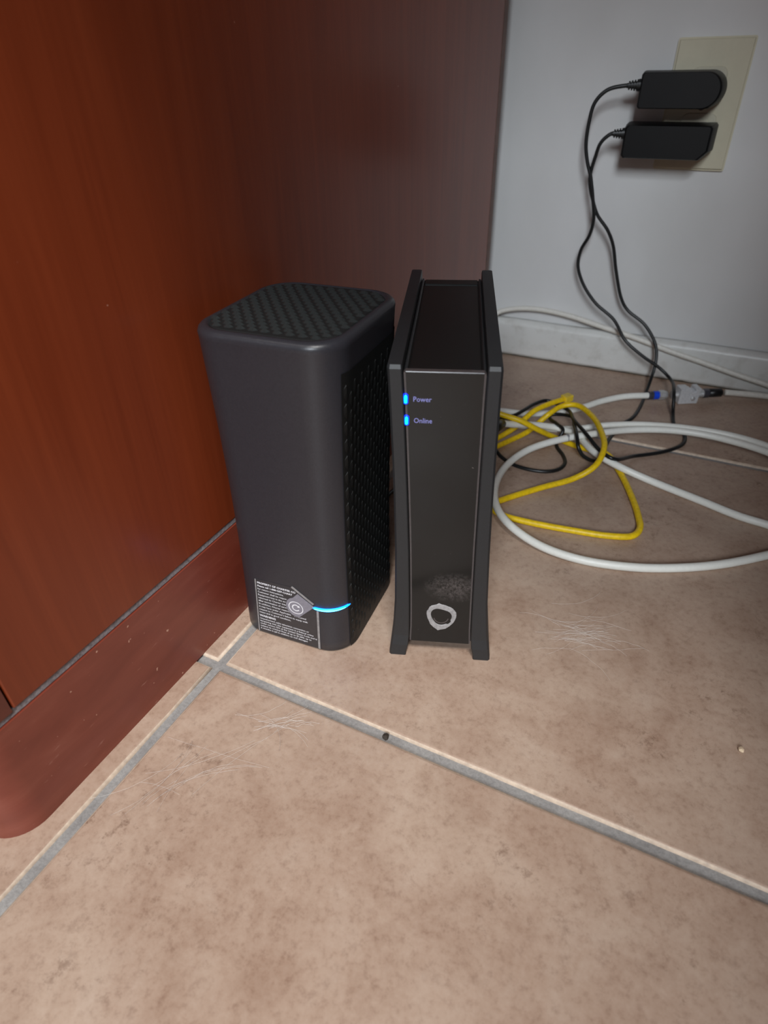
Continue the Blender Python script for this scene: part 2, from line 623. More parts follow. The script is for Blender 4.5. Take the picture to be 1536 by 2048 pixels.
# ------------------------------------------------------------------ wall outlet and two power adapters
PX, PZ = 0.1655, 0.3460
outlet = empty('wall_outlet', (PX + 0.035, WALL_Y, PZ - 0.057))
tag(outlet, 'almond plastic wall outlet cover plate behind the two black adapters', 'outlet')
bm = prism_bm(rounded_rect(-0.0352, 0.0352, -0.0573, 0.0573, 0.0022, 4), -0.0052, 0.0004, 'Y')
es = [e for e in bm.edges if e.verts[0].co.y < -0.005 and e.verts[1].co.y < -0.005]
bmesh.ops.bevel(bm, geom=es, offset=0.0022, segments=3, affect='EDGES')
link('cover_plate', from_bm(bm), MT['plate'], outlet)
for dz in (0.0195, -0.0195):
    link('receptacle', from_bm(prism_bm(rounded_rect(-0.0168, 0.0168, dz - 0.0142, dz + 0.0142, 0.007, 6), -0.0068, 0.0, 'Y', 0.0006, 1)), MT['socket'], outlet)
turned('screw', (0, -0.0045, 0), (0, -0.0075, 0), [(0, 0.0001), (0.0001, 0.0034), (0.0016, 0.0034), (0.0024, 0.0016), (0.0025, 0.0001)], MT['screw'], outlet)


def adapter(name, label, prof, yf, yb, cord_at, cord_dir, blades_z):
    cx = sum(p[0] for p in prof) / len(prof)
    cz = sum(p[1] for p in prof) / len(prof)
    root = empty(name, (cx, yb, cz))
    tag(root, label, 'power adapter', 'power adapters in the wall outlet')
    loc = [(x - cx, z - cz) for x, z in prof]
    n = len(loc)

    def ring(s, y):
        return [(x * s, y - yb, z * s) for x, z in loc]
    ch = 0.0022
    rings = [ring(0.95, yf), ring(0.98, yf + ch * 0.35), ring(1.0, yf + ch), ring(1.07, yb - 0.010), ring(1.055, yb - 0.0096), ring(1.06, yb)]
    soften(link('housing', from_bm(loft_bm(rings)), MT['adapter'], root), 30)
    for dx in (-0.006, 0.006):
        link('blade', box_mesh(0.2 - cx + dx - 0.0008, 0.2 - cx + dx + 0.0008, -0.001, 0.0075, blades_z - cz - 0.003, blades_z - cz + 0.003), MT['metal'], root)
    a = Vector(cord_at) - Vector((cx, yb, cz))
    d = Vector(cord_dir).normalized()
    prof2 = [(0, 0.0054), (0.003, 0.0054)]
    for k in range(4):
        s = 0.0032 + k * 0.0026
        q = 0.0051 - k * 0.0004
        prof2 += [(s, q), (s + 0.0014, q), (s + 0.0015, q - 0.0016), (s + 0.0025, q - 0.0016)]
    prof2 += [(0.0142, 0.0021), (0.0143, 0.0002)]
    turned('strain_relief', a, a + d, prof2, MT['cord'], root, smooth=False)
    return root


up_prof = rounded_rect(0.1418, 0.2172, 0.2888, 0.3192, (0.0150, 0.003, 0.003, 0.0150), 8)
adapter('power_adapter', 'black power adapter with one rounded end, plugged into the upper socket', up_prof, 0.5820, 0.6187,
        (0.1425, 0.5890, 0.3085), (-1, -0.10, -0.02), 0.3085)
lo_prof = [(0.2160, 0.2750), (0.1370, 0.2750), (0.1345, 0.2725), (0.1345, 0.2475), (0.1370, 0.2450), (0.2100, 0.2450), (0.2180, 0.2530), (0.2180, 0.2730)]
adapter('power_adapter', 'black rectangular power adapter with a clipped corner in the lower socket', lo_prof, 0.5820, 0.6187,
        (0.1360, 0.5890, 0.2668), (-1, -0.10, -0.02), 0.2695)

# ------------------------------------------------------------------ wifi router
ROUT_C, ROUT_R, ROUT_H = (0.0456, 0.0863), 0.0765, 0.2228
router = empty('wifi_router', (ROUT_C[0], ROUT_C[1], 0), ROUT_R)
tag(router, 'dark grey wifi router tower with perforated top and blue light line beside the wood', 'router')
RC = 0.0190


HD = 0.0046          # depth minus width, halved


def r_half(z):
    """half width at height z: a slightly waisted tower."""
    t = z / ROUT_H
    return 0.0428 + 0.0009 * t - 0.0020 * math.sin(math.pi * t)


def r_shift(z):
    """the tower leans a little away from the wood."""
    t = z / ROUT_H
    return Vector((0.0074 * t, -0.0032 * t, 0))


def r_ring(hw, z, seg=10):
    s_ = r_shift(z)
    return [(x + s_.x, y + s_.y, z) for x, y in rounded_rect(-hw, hw, -(hw + HD), hw + HD, RC * hw / 0.042, seg)]


zs = [0.0] + [0.002 + (ROUT_H - 0.0055 - 0.002) * k / 26 for k in range(27)]
rings = []
for k, z in enumerate(zs):
    h = r_half(z) - (0.0015 if k == 0 else 0)
    rings.append(r_ring(h, z))
ht = r_half(ROUT_H)
for dz, dh in ((-0.0036, 0.0000), (-0.0018, 0.0006), (-0.0006, 0.0017), (0.0, 0.0034), (0.0, 0.0046), (-0.0016, 0.0052)):
    rings.append(r_ring(ht - dh, ROUT_H + dz))
link('body', from_bm(loft_bm(rings)), MT['router'], router, smooth=True)
# inset top plate and its woven bumps
tp = link('top_grille', from_bm(loft_bm([r_ring(ht - 0.0054, ROUT_H - 0.0030), r_ring(ht - 0.0054, ROUT_H - 0.0006), r_ring(ht - 0.0060, ROUT_H - 0.0001)])), MT['hole'], router)
tp['label'] = 'perforated woven-pattern top'
lim = ht - 0.0072
rcorn = RC * lim / 0.042


def inside_top(x, y):
    y = abs(y) - HD if abs(y) > HD else 0.0
    qx, qy = max(abs(x) - (lim - rcorn), 0), max(abs(y) - (lim - rcorn), 0)
    return qx * qx + qy * qy < rcorn * rcorn if (qx > 0 and qy > 0) else (abs(x) <= lim and abs(y) <= lim)


def add_pillow(bm, o, ex, ey, nrm, a, b, h, tip=0.0):
    """faceted leaf: six rim points and a ridge, standing on a surface."""
    rim = [(-1, 0), (-0.45, -1), (0.45, -1), (1, 0), (0.45, 1), (-0.45, 1)]
    R = [bm.verts.new(o + ex * (u * a) + ey * (v * b)) for u, v in rim]
    p = bm.verts.new(o + ex * (-0.35 * a + tip * a) + nrm * h)
    q = bm.verts.new(o + ex * (0.35 * a + tip * a) + nrm * h)
    bm.faces.new((R[0], R[1], p)); bm.faces.new((R[1], R[2], q, p)); bm.faces.new((R[2], R[3], q))
    bm.faces.new((R[3], R[4], q)); bm.faces.new((R[4], R[5], p, q)); bm.faces.new((R[5], R[0], p))


bm = bmesh.new()
sx, sy = 0.0072, 0.0047
for j in range(-11, 12):
    for i in range(-8, 9):
        x, y = (i + (0.5 if j % 2 else 0)) * sx, j * sy
        if inside_top(x, y):
            add_pillow(bm, Vector((x, y, ROUT_H - 0.0002)) + r_shift(ROUT_H), Vector((1, 0, 0)), Vector((0, 1, 0)), Vector((0, 0, 1)), 0.0033, 0.0022, 0.0013)
o = link('grille_relief', from_bm(bm), MT['router_top'], tp)
o['kind'] = 'stuff'
# right side: darker inset with leaf-shaped relief


def side_pt(s, z, off=0.0):
    """point on the right face; s runs along the perimeter from the front corner to the back (metres)."""
    hw = r_half(z)
    rc = RC * hw / 0.042
    flat = 2 * (hw + HD - rc)
    arc = rc * math.radians(26)
    ox, oy = hw - rc, hw + HD - rc
    if s < arc:
        a = math.radians(-26) + s / rc
        oy = -oy
    elif s < arc + flat:
        return Vector((hw + off, -oy + s - arc, z)) + r_shift(z), Vector((1, 0, 0))
    else:
        a = (s - arc - flat) / rc
    return Vector((ox + (rc + off) * math.cos(a), oy + (rc + off) * math.sin(a), z)) + r_shift(z), Vector((math.cos(a), math.sin(a), 0))


bm = bmesh.new()
SL = 0.078
ns, nz = 28, 22
grid = [[bm.verts.new(side_pt(SL * i / ns, 0.0015 + (0.205 - 0.0015) * j / nz, 0.0004)[0]) for i in range(ns + 1)] for j in range(nz + 1)]
for j in range(nz):
    for i in range(ns):
        bm.faces.new((grid[j][i], grid[j][i + 1], grid[j + 1][i + 1], grid[j + 1][i]))
sg = link('side_grille', from_bm(bm), MT['router_side'], router, smooth=True)
bm = bmesh.new()
for i in range(17):
    for j in range(18):
        z = 0.010 + j * 0.0108 + (0.0054 if i % 2 else 0)
        if z > 0.198:
            continue
        s = 0.0032 + i * 0.0046
        p, n = side_pt(s, z, 0.0004)
        add_pillow(bm, p, Vector((0, 0, 1)), n.cross(Vector((0, 0, 1))), n, 0.0050, 0.0019, 0.0006, 0.45)
o = link('leaf_relief', from_bm(bm), MT['router_side'], sg)
o['kind'] = 'stuff'


def front_pt(x, z, off):
    """point on the front face at local x, height z, lifted by off."""
    hw = r_half(z)
    rc = RC * hw / 0.042
    if abs(x) <= hw - rc:
        return Vector((x, -hw - HD - off, z)) + r_shift(z)
    a = min((abs(x) - (hw - rc)) / rc, 1.5)
    sg_ = 1 if x > 0 else -1
    return Vector((sg_ * (hw - rc + (rc + off) * math.sin(a)), -(hw + HD - rc) - (rc + off) * math.cos(a), z)) + r_shift(z)


# blue light line wrapping the right front corner (x is measured along the surface there)
def light_line(name, x0, x1, z, half, off, mat, parent):
    path = []
    for k in range(29):
        x = x0 + (x1 - x0) * k / 28
        path.append(front_pt(x, z, off))
    rings = tube_rings(path, lambda t: half * (0.35 + 0.65 * math.sin(math.pi * min(1, max(0, t)) ** 0.8) ** 0.5), 8)
    return link(name, from_bm(loft_bm(rings)), mat, parent, smooth=True)


ll = light_line('status_light', 0.0190, 0.0462, 0.0405, 0.0012, 0.0001, MT['blue'], router)
ll['label'] = 'glowing blue light line'
light_line('light_core', 0.0205, 0.0415, 0.0405, 0.00055, 0.0010, MT['blue_core'], ll)


def conform_poly(poly, off, thick, mat, name, parent, n=10):
    """thin sticker: polygon (x, z) triangulated, laid on the front face."""
    bm = bmesh.new()
    vs_ = [bm.verts.new((x, 0, z)) for x, z in poly]
    f = bm.faces.new(vs_)
    bmesh.ops.triangulate(bm, faces=[f])
    bmesh.ops.subdivide_edges(bm, edges=bm.edges[:], cuts=5, use_grid_fill=True)
    r = bmesh.ops.extrude_face_region(bm, geom=bm.faces[:])
    up = {g for g in r['geom'] if isinstance(g, bmesh.types.BMVert)}
    for v in bm.verts:
        v.co = front_pt(v.co.x, v.co.z, off + (thick if v in up else 0))
    return link(name, from_bm(bm), mat, parent)


SX0, SX1 = -0.0262, 0.0232
st_poly = [(SX0, 0.0022), (SX1, 0.0022), (SX1 + 0.0004, 0.0385), (0.0205, 0.0405), (0.0195, 0.0428), (0.0040, 0.0536), (SX0 + 0.0024, 0.0524)]
stk = conform_poly(st_poly, 0.0, 0.00022, MT['sticker'], 'label_sticker', router)
stk['label'] = 'charcoal property label with small white print'
for pts in ([(SX0, 0.0022), (SX0 + 0.0024, 0.0524)], [(SX1 + 0.0004, 0.0385), (SX1, 0.0022)], [(0.0195, 0.0428), (0.0040, 0.0536)]):
    (xa, za), (xb, zb) = pts
    wd = 0.0009 if xa < 0 and xb < 0 else 0.0016
    d = Vector((xb - xa, zb - za)).normalized()
    nn = Vector((d.y, -d.x)) * wd
    conform_poly([(xa, za), (xb, zb), (xb + nn.x, zb + nn.y), (xa + nn.x, za + nn.y)], 0.00018, 0.0002, MT['film'], 'film_edge', stk)
FC = (0.0066, 0.0362)
flap_poly = [(0.0205, 0.0412), (0.0085, 0.0492)] + [(FC[0] + 0.0076 * math.cos(a), FC[1] + 0.0086 * math.sin(a)) for a in [math.radians(105 + 20 * k) for k in range(10)]] + [(0.0128, 0.0335)]
flp = conform_poly(flap_poly, 0.0003, 0.00025, MT['flap'], 'folded_corner', stk)


def ring_print(cx, cz, r0, r1, a0, a1, off, mat, name, parent, n=40):
    bm = bmesh.new()
    A, B = [], []
    for k in range(n + 1):
        a = math.radians(a0 + (a1 - a0) * k / n)
        A.append(bm.verts.new(front_pt(cx + r0 * math.cos(a), cz + r0 * math.sin(a), off)))
        B.append(bm.verts.new(front_pt(cx + r1 * math.cos(a), cz + r1 * math.sin(a), off)))
    for k in range(n):
        bm.faces.new((A[k], A[k + 1], B[k + 1], B[k]))
    if abs(a1 - a0) < 359:   # arrow head at the end of an open arc
        a = math.radians(a1)
        rm = (r0 + r1) / 2
        c = Vector((cx + rm * math.cos(a), cz + rm * math.sin(a)))
        tdir = Vector((-math.sin(a), math.cos(a))) * (1 if a1 > a0 else -1)
        nd = Vector((math.cos(a), math.sin(a)))
        pts = [c + nd * 0.0013, c - nd * 0.0013, c + tdir * 0.0018]
        bm.faces.new([bm.verts.new(front_pt(p.x, p.y, off)) for p in pts])
    return link(name, from_bm(bm), mat, parent)


ring_print(FC[0], FC[1], 0.0049, 0.0056, 0, 360, 0.0007, MT['ink'], 'icon_ring', stk)
ring_print(FC[0], FC[1], 0.0021, 0.0030, 330, 48, 0.0007, MT['ink'], 'icon_arrow', stk)

LINES = [
    ('PROPERTY OF CHARTER CO', 0.00225, 0.00006, 0.0455), ('Please call 1-888-GET-CHART', 0.0021, 0.00004, 0.0428),
    ('for return instructions.', 0.0021, 0, 0.0401), ('Customer shall be responsible', 0.0021, 0, 0.0374),
    ('Equipment lost in the event', 0.0021, 0, 0.0347), ('returned to Charter intact', 0.0021, 0, 0.0320),
    ('after termination of service', 0.0021, 0, 0.0293), ('In addition, Charter reserves', 0.0021, 0, 0.0266),
    ('it may have under Applicable    s removed', 0.0021, 0, 0.0239), ("respect to Customer's failure to equip with", 0.0021, 0, 0.0212),
    ('intact and in good condition.', 0.0021, 0, 0.0185), ('WARNING', 0.0026, 0.00007, 0.0150),
    ('Unauthorized cable television connection or', 0.0021, 0, 0.0123), ('tampering with this equipment is a federal crime', 0.0021, 0, 0.0099),
    ('under section 553 of the United States Code and is', 0.0021, 0, 0.0075), ('subject to criminal fines of up to $1,000, up to', 0.0021, 0, 0.0051),
    ('6 months in jail in addition to civil damages', 0.0021, 0, 0.0027)]


def in_flap(x, z):
    return ((x - FC[0]) / 0.0080) ** 2 + ((z - FC[1]) / 0.0092) ** 2 < 1 or z > 0.0552 - 0.70 * (x - 0.0028) or (x > FC[0] and abs(z - 0.0405) < 0.0042)


for s, size, bold, z in LINES:
    me = text_mesh(s, size, bold + 0.00003, 1.02)
    bm = bmesh.new()
    bm.from_mesh(me)
    for v in bm.verts:
        v.co = Vector((SX0 + 0.0020 + 0.0022 * z / 0.05 + v.co.x * 1.0, 0, 0.0024 + 1.0234 * z + v.co.y))
    bad = [f for f in bm.faces if in_flap(f.calc_center_median().x, f.calc_center_median().z) or f.calc_center_median().x > SX1 - 0.0022]
    bmesh.ops.delete(bm, geom=bad, context='FACES')
    for v in bm.verts:
        v.co = front_pt(v.co.x, v.co.z, 0.00036)
    m2 = bpy.data.meshes.new('lettering')
    bm.to_mesh(m2)
    bm.free()
    link('lettering', m2, MT['ink'], stk)

# ------------------------------------------------------------------ cable modem
MO, MR = (0.1161, 0.0600), math.atan2(0.34746, 0.93770)
modem = empty('cable_modem', (MO[0], MO[1], 0), MR)
tag(modem, 'slim black upright cable modem with two flared side fins and blue power lights', 'modem')
HZ = [0.0, 0.004, 0.010, 0.018, 0.030, 0.050, 0.090, 0.130, 0.160, 0.190, 0.2075, 0.2095]
HO = [0.0342, 0.0340, 0.0332, 0.0322, 0.0310, 0.02965, 0.0285, 0.0281, 0.0282, 0.0285, 0.0288, 0.0286]
HI = [0.0228, 0.0226, 0.0212, 0.0206, 0.0204, 0.0202, 0.0200, 0.0202, 0.0205, 0.0209, 0.0213, 0.0215]
MC, MH = 0.0342, 0.2095


def lerp(xs, ys, x):
    for i in range(len(xs) - 1):
        if x <= xs[i + 1]:
            return ys[i] + (ys[i + 1] - ys[i]) * (x - xs[i]) / (xs[i + 1] - xs[i])
    return ys[-1]


def lean(z):
    return MC - 0.0040 * (z / MH) ** 1.4


for sgn in (-1, 1):
    rings = []
    for z, a, b in zip(HZ, HO, HI):
        back = 0.1785 if z > 0.02 else 0.170
        front = -0.0012 if z < 0.012 else 0.0
        if z > 0.2085:
            front, back = 0.0012, 0.1765
        c = 0.0012
        xo, xi = lean(z) + sgn * a, lean(z) + sgn * b
        q = [(xo, front + c), (xo - sgn * c, front), (xi + sgn * c * 0.5, front), (xi, front + c * 0.5), (xi, back - c), (xi + sgn * c, back), (xo - sgn * c, back), (xo, back - c)]
        rings.append([(x, y, z) for x, y in q])
    o = link('side_fin', from_bm(loft_bm(rings)), MT['fin'], modem)

rings = []
for z in [0.0125, 0.03, 0.05, 0.09, 0.13, 0.16, 0.19, 0.2035]:
    h = lerp(HZ, HI, z) + 0.001
    rings.append([(lean(z) - h, 0.0040, z), (lean(z) + h, 0.0040, z), (lean(z) + h, 0.171, z), (lean(z) - h, 0.171, z)])
body = link('body', from_bm(loft_bm(rings)), MT['modem'], modem)
# recessed top: a lid with a raised back bar and side beads
h = lerp(HZ, HI, 0.204) - 0.0004
cx = lean(0.2045)
link('top_cover', box_mesh(cx - h + 0.0022, cx + h - 0.0022, 0.007, 0.156, 0.2030, 0.2040, 0.0004, 1), MT['modem'], modem)
link('top_bar', box_mesh(cx - h + 0.0022, cx + h - 0.0022, 0.1585, 0.1695, 0.2030, 0.2046, 0.0005, 1), MT['modem'], modem)
for sgn in (-1, 1):
    a, b = sorted((cx + sgn * h, cx + sgn * (h - 0.0016)))
    link('top_bead', box_mesh(a, b, 0.003, 0.170, 0.2030, 0.2052, 0.0005, 1), MT['fin'], modem)

# glossy front panel between two smoky edge strips


def front_strip(name, f0, f1, y, thick, mat, z0=0.0120, z1=0.2052, parent=modem, n=14):
    rings = []
    for k in range(n + 1):
        z = z0 + (z1 - z0) * k / n
        a, b = f0(z), f1(z)
        rings.append([(a, y, z), (b, y, z), (b, y + thick, z), (a, y + thick, z)])
    return link(name, from_bm(loft_bm(rings)), mat, parent)


hi = lambda z: lerp(HZ, HI, z)
fp = front_strip('front_panel', lambda z: lean(z) - hi(z) + 0.0016, lambda z: lean(z) + hi(z) - 0.0016, 0.0016, 0.003, MT['front'])
fp['label'] = 'glossy black front'
for sgn in (-1, 1):
    front_strip('edge_strip', lambda z: lean(z) + sgn * (hi(z) - 0.0006) , lambda z: lean(z) + sgn * (hi(z) - 0.0017), 0.0020, 0.003, MT['trim'])
link('panel_lip', box_mesh(cx - h + 0.0005, cx + h - 0.0005, 0.0022, 0.0062, 0.2030, 0.2058, 0.0007, 2), MT['trim'], modem)

FPY = 0.0016
for txt, zc in (('Power', 0.1908), ('Online', 0.1786)):
    xl = lean(zc) - hi(zc) + 0.0010
    pr = rounded_rect(xl - 0.0013, xl + 0.0013, zc - 0.0029, zc + 0.0029, 0.0011, 5)
    o = link('led', from_bm(prism_bm(pr, FPY - 0.0006, FPY + 0.001, 'Y', 0.0003, 1)), MT['led'], modem)
    o['label'] = 'glowing blue light'
    pr = rounded_rect(xl - 0.00075, xl + 0.00075, zc - 0.0022, zc + 0.0022, 0.0007, 5)
    link('led_core', from_bm(prism_bm(pr, FPY - 0.0009, FPY, 'Y', 0.0002, 1)), MT['led_core'], o)
    me = text_mesh(txt, 0.0041, 0.00003)
    w = max(v.co.x for v in me.vertices)
    for v in me.vertices:
        v.co = Vector((xl + 0.0037 + v.co.x * 0.0097 / w, FPY - 0.00006, zc - 0.0014 + v.co.y))
    link('lettering', me, MT['modem_ink'], fp)

# irregular ring of glue residue where a badge was peeled off
bm = bmesh.new()
rc_, zc_ = lean(0.036) + 0.0004, 0.0362
A, B, Cc, D = [], [], [], []
rnd = random.Random(11)
for k in range(36):
    a = 2 * math.pi * k / 36
    ro = 1 + 0.06 * math.sin(3 * a + 0.6) + rnd.uniform(-0.025, 0.025) + (0.10 if k in (10, 26) else 0)
    ri = 0.66 + 0.05 * math.cos(2 * a + 0.8) + 0.045 * math.cos(3 * a - 1.0) + (0.10 if 31 <= k <= 33 else 0)
    for L, q, y in ((A, ro, 0.0), (B, ro * 0.97, -0.0005), (Cc, ri * 1.04, -0.0005), (D, ri, 0.0)):
        L.append(bm.verts.new((rc_ + 0.0096 * q * math.cos(a), FPY + y, zc_ + 0.0114 * q * math.sin(a))))
for k in range(36):
    j = (k + 1) % 36
    for P, Q in ((A, B), (B, Cc), (Cc, D)):
        bm.faces.new((P[k], P[j], Q[j], Q[k]))
o = link('glue_residue', from_bm(bm), MT['residue'], modem)
o['label'] = 'chalky ring of glue residue'
bm = bmesh.new()
A, B = [], []
for k in range(15):
    a = math.radians(195 + 150 * k / 14)
    for L, q in ((A, 0.58), (B, 0.50)):
        L.append(bm.verts.new((rc_ + 0.0090 * q * math.cos(a), FPY - 0.0001, zc_ + 0.0106 * q * math.sin(a))))
for k in range(14):
    bm.faces.new((A[k], A[k + 1], B[k + 1], B[k]))
link('badge_outline', from_bm(bm), MT['trim'], modem)

# cable centre lines, measured in metres (x right, y towards the wall, z up)
C_b = [(0.0975,0.3588,0.0300), (0.1084,0.3709,0.0260), (0.1240,0.3936,0.0180), (0.1448,0.4097,0.0112), (0.1646,0.4041,0.0112), (0.1915,0.3700,0.0135),
    (0.2182,0.3575,0.0105), (0.2473,0.3548,0.0045), (0.2925,0.3405,0.0035), (0.3257,0.3288,0.0035), (0.3475,0.3253,0.0035), (0.3640,0.3206,0.0035)]
C_loop = [(0.3631,0.4288,0.0130), (0.3443,0.4410,0.0130), (0.3145,0.4505,0.0130), (0.2815,0.4539,0.0130), (0.2480,0.4482,0.0130),
    (0.2152,0.4312,0.0140), (0.1891,0.4030,0.0185), (0.1744,0.3884,0.0195), (0.1592,0.3786,0.0175), (0.1313,0.3509,0.0130), (0.1184,0.3135,0.0105),
    (0.1204,0.2741,0.0096), (0.1322,0.2439,0.0098), (0.1512,0.2239,0.0090), (0.1796,0.2134,0.0050), (0.2129,0.2113,0.0035), (0.2505,0.2188,0.0035),
    (0.2824,0.2325,0.0035), (0.3138,0.2520,0.0035), (0.3476,0.2809,0.0035), (0.3633,0.2961,0.0040)]
C_b1 = [(0.3660,0.4576,0.0055), (0.3463,0.4685,0.0060), (0.3152,0.4754,0.0070), (0.2813,0.4740,0.0078), (0.2469,0.4682,0.0078),
    (0.2126,0.4564,0.0078), (0.1839,0.4402,0.0075), (0.1649,0.4314,0.0045), (0.1404,0.4211,0.0035), (0.1089,0.4144,0.0035), (0.0818,0.4098,0.0035)]
C_a = [(0.2201,0.5344,0.0100), (0.1965,0.5208,0.0100), (0.1749,0.5003,0.0090), (0.1574,0.4762,0.0080), (0.1417,0.4591,0.0075), (0.1226,0.4450,0.0075),
    (0.1009,0.4297,0.0100), (0.0773,0.4214,0.0120)]
C_conn_r = [(0.2947,0.5768,0.0100), (0.3213,0.5891,0.0080), (0.3456,0.5949,0.0070), (0.3791,0.6000,0.0050)]
C_wallwhite = [(0.0026,0.6080,0.0538), (0.0133,0.6120,0.0593), (0.0337,0.6150,0.0643), (0.0633,0.6160,0.0664), (0.1028,0.6150,0.0634),
    (0.1420,0.6125,0.0566), (0.1801,0.6100,0.0501), (0.2049,0.6100,0.0443), (0.2324,0.6100,0.0377), (0.2652,0.6100,0.0309), (0.3060,0.6090,0.0224),
    (0.3431,0.6085,0.0153), (0.3783,0.6080,0.0083)]
C_y = [(0.0847,0.3657,0.0400), (0.0911,0.3686,0.0360), (0.1130,0.3711,0.0315), (0.1298,0.3812,0.0200), (0.1454,0.4004,0.0045), (0.1681,0.3939,0.0035),
    (0.1872,0.3854,0.0066), (0.2013,0.3842,0.0066), (0.2193,0.3584,0.0040), (0.2350,0.3244,0.0030), (0.2455,0.2946,0.0030), (0.2498,0.2741,0.0030),
    (0.2456,0.2613,0.0030), (0.2289,0.2535,0.0030), (0.1966,0.2476,0.0030), (0.1628,0.2437,0.0030), (0.1402,0.2438,0.0030), (0.1285,0.2485,0.0030),
    (0.1247,0.2571,0.0030), (0.1321,0.2694,0.0030), (0.1566,0.2993,0.0040), (0.1833,0.3222,0.0090), (0.1976,0.3347,0.0190), (0.2002,0.3578,0.0265),
    (0.1933,0.3823,0.0285), (0.1763,0.4184,0.0280), (0.1551,0.4405,0.0265), (0.1416,0.4374,0.0240), (0.1317,0.4206,0.0200), (0.1244,0.4151,0.0120),
    (0.1164,0.3988,0.0060), (0.1041,0.3786,0.0030), (0.0939,0.3575,0.0030)]
C_y3 = [(0.0900,0.3686,0.0060), (0.1042,0.3854,0.0140), (0.1115,0.3906,0.0220), (0.1186,0.4049,0.0280), (0.1295,0.4237,0.0300),
    (0.1423,0.4444,0.0300)]
C_k1 = [(0.1306,0.5865,0.3087), (0.1105,0.5855,0.3046), (0.1001,0.5845,0.2940), (0.0971,0.5840,0.2764), (0.0974,0.5840,0.2559),
    (0.1016,0.5845,0.2395), (0.1069,0.5850,0.2267), (0.1134,0.5860,0.2032), (0.1172,0.5880,0.1826), (0.1151,0.5900,0.1662), (0.1078,0.5920,0.1488),
    (0.1071,0.5920,0.1319), (0.1155,0.5920,0.1125), (0.1340,0.5920,0.0909), (0.1596,0.5920,0.0730), (0.1771,0.5900,0.0513), (0.2012,0.5850,0.0367),
    (0.2228,0.5790,0.0279), (0.2380,0.5720,0.0193), (0.2466,0.5221,0.0240), (0.2511,0.5070,0.0070), (0.2559,0.4870,0.0020), (0.2673,0.4696,0.0020),
    (0.2685,0.4463,0.0020), (0.2535,0.4224,0.0020), (0.2274,0.3985,0.0030), (0.2097,0.3577,0.0178), (0.1963,0.3642,0.0200), (0.1827,0.3742,0.0262),
    (0.1728,0.3879,0.0268), (0.1606,0.4077,0.0250), (0.1479,0.4385,0.0200), (0.1326,0.4468,0.0210), (0.1216,0.4479,0.0220), (0.1119,0.4338,0.0220),
    (0.1062,0.4165,0.0220), (0.0997,0.4013,0.0210), (0.0892,0.3910,0.0200)]
C_k2 = [(0.1196,0.5865,0.2653), (0.1121,0.5870,0.2583), (0.1081,0.5885,0.2436), (0.1055,0.5900,0.2260), (0.1081,0.5905,0.2132),
    (0.1128,0.5910,0.2013), (0.1198,0.5930,0.1871), (0.1332,0.5950,0.1719), (0.1418,0.5980,0.1559), (0.1500,0.6000,0.1285), (0.1625,0.6000,0.0963),
    (0.1718,0.6000,0.0843), (0.1952,0.5980,0.0698), (0.2123,0.5940,0.0490), (0.2174,0.5880,0.0319), (0.2173,0.5780,0.0145), (0.2162,0.5581,0.0030),
    (0.2156,0.5158,0.0020), (0.2119,0.4853,0.0020), (0.2043,0.4660,0.0020), (0.1975,0.4232,0.0020), (0.1960,0.3904,0.0020), (0.1930,0.3719,0.0030),
    (0.1820,0.3646,0.0100), (0.1759,0.3632,0.0190), (0.1715,0.3722,0.0252), (0.1633,0.3996,0.0225), (0.1524,0.4302,0.0175), (0.1325,0.4338,0.0135),
    (0.1335,0.4205,0.0150), (0.1441,0.4072,0.0170), (0.1528,0.3976,0.0165), (0.1514,0.3926,0.0092), (0.1506,0.3861,0.0040), (0.1613,0.3711,0.0020),
    (0.1666,0.3573,0.0020), (0.1644,0.3437,0.0020), (0.1549,0.3342,0.0020), (0.1375,0.3303,0.0020), (0.1192,0.3334,0.0020), (0.1068,0.3372,0.0050),
    (0.0961,0.3445,0.0085)]

# ------------------------------------------------------------------ cables


def smooth_ends(*parts):
    out = []
    for p in parts:
        out += list(p)
    return out


R_COAX, R_YEL, R_CORD = 0.0035, 0.0029, 0.0019

# white coax: from the modem, across the tiles, coiled twice out to the right and back
bow1 = [(0.405, 0.314, 0.0035), (0.440, 0.336, 0.0040), (0.446, 0.380, 0.0080), (0.412, 0.413, 0.0125)]
bow2 = [(0.388, 0.325, 0.0135), (0.430, 0.375, 0.0200), (0.432, 0.425, 0.0200), (0.402, 0.450, 0.0080)]
coil_pts = smooth_ends([(0.0880, 0.2500, 0.036), (0.0900, 0.2900, 0.038), (0.0935, 0.3300, 0.034)], C_b, bow1, C_loop, bow2, C_b1[:-1], [(0.083, 0.409, 0.0035), (0.066, 0.398, 0.0035)])
coil = empty('coax_cable', C_b[5])
tag(coil, 'white coax cable coiled in a wide loop on the tiles beside the modem', 'cable')


def child_tube(root, name, pts, rad, mat, **kw):
    L = Vector(root.location)
    return tube(name, [Vector(p) - L for p in pts], rad, mat, root, **kw)


child_tube(coil, 'jacket', coil_pts, R_COAX, MT['coax'])
L = Vector(coil.location)
turned('connector_boot', Vector((0.0930, 0.3340, 0.0335)) - L, Vector((0.0975, 0.3600, 0.0302)) - L,
       [(0, 0.0036), (0.001, 0.0056), (0.016, 0.0058), (0.026, 0.0050), (0.0275, 0.0036)], MT['cord'], coil)
i0 = C_loop[8]
i1 = C_loop[9]
d = (Vector(i1) - Vector(i0)).normalized()
tp_ = Vector(i0) - d * 0.004
turned('cable_tie', tp_ - L, tp_ + d - L, [(0, 0.0034), (0.0002, 0.0039), (0.0022, 0.0039), (0.0024, 0.0034)], MT['film'], coil)

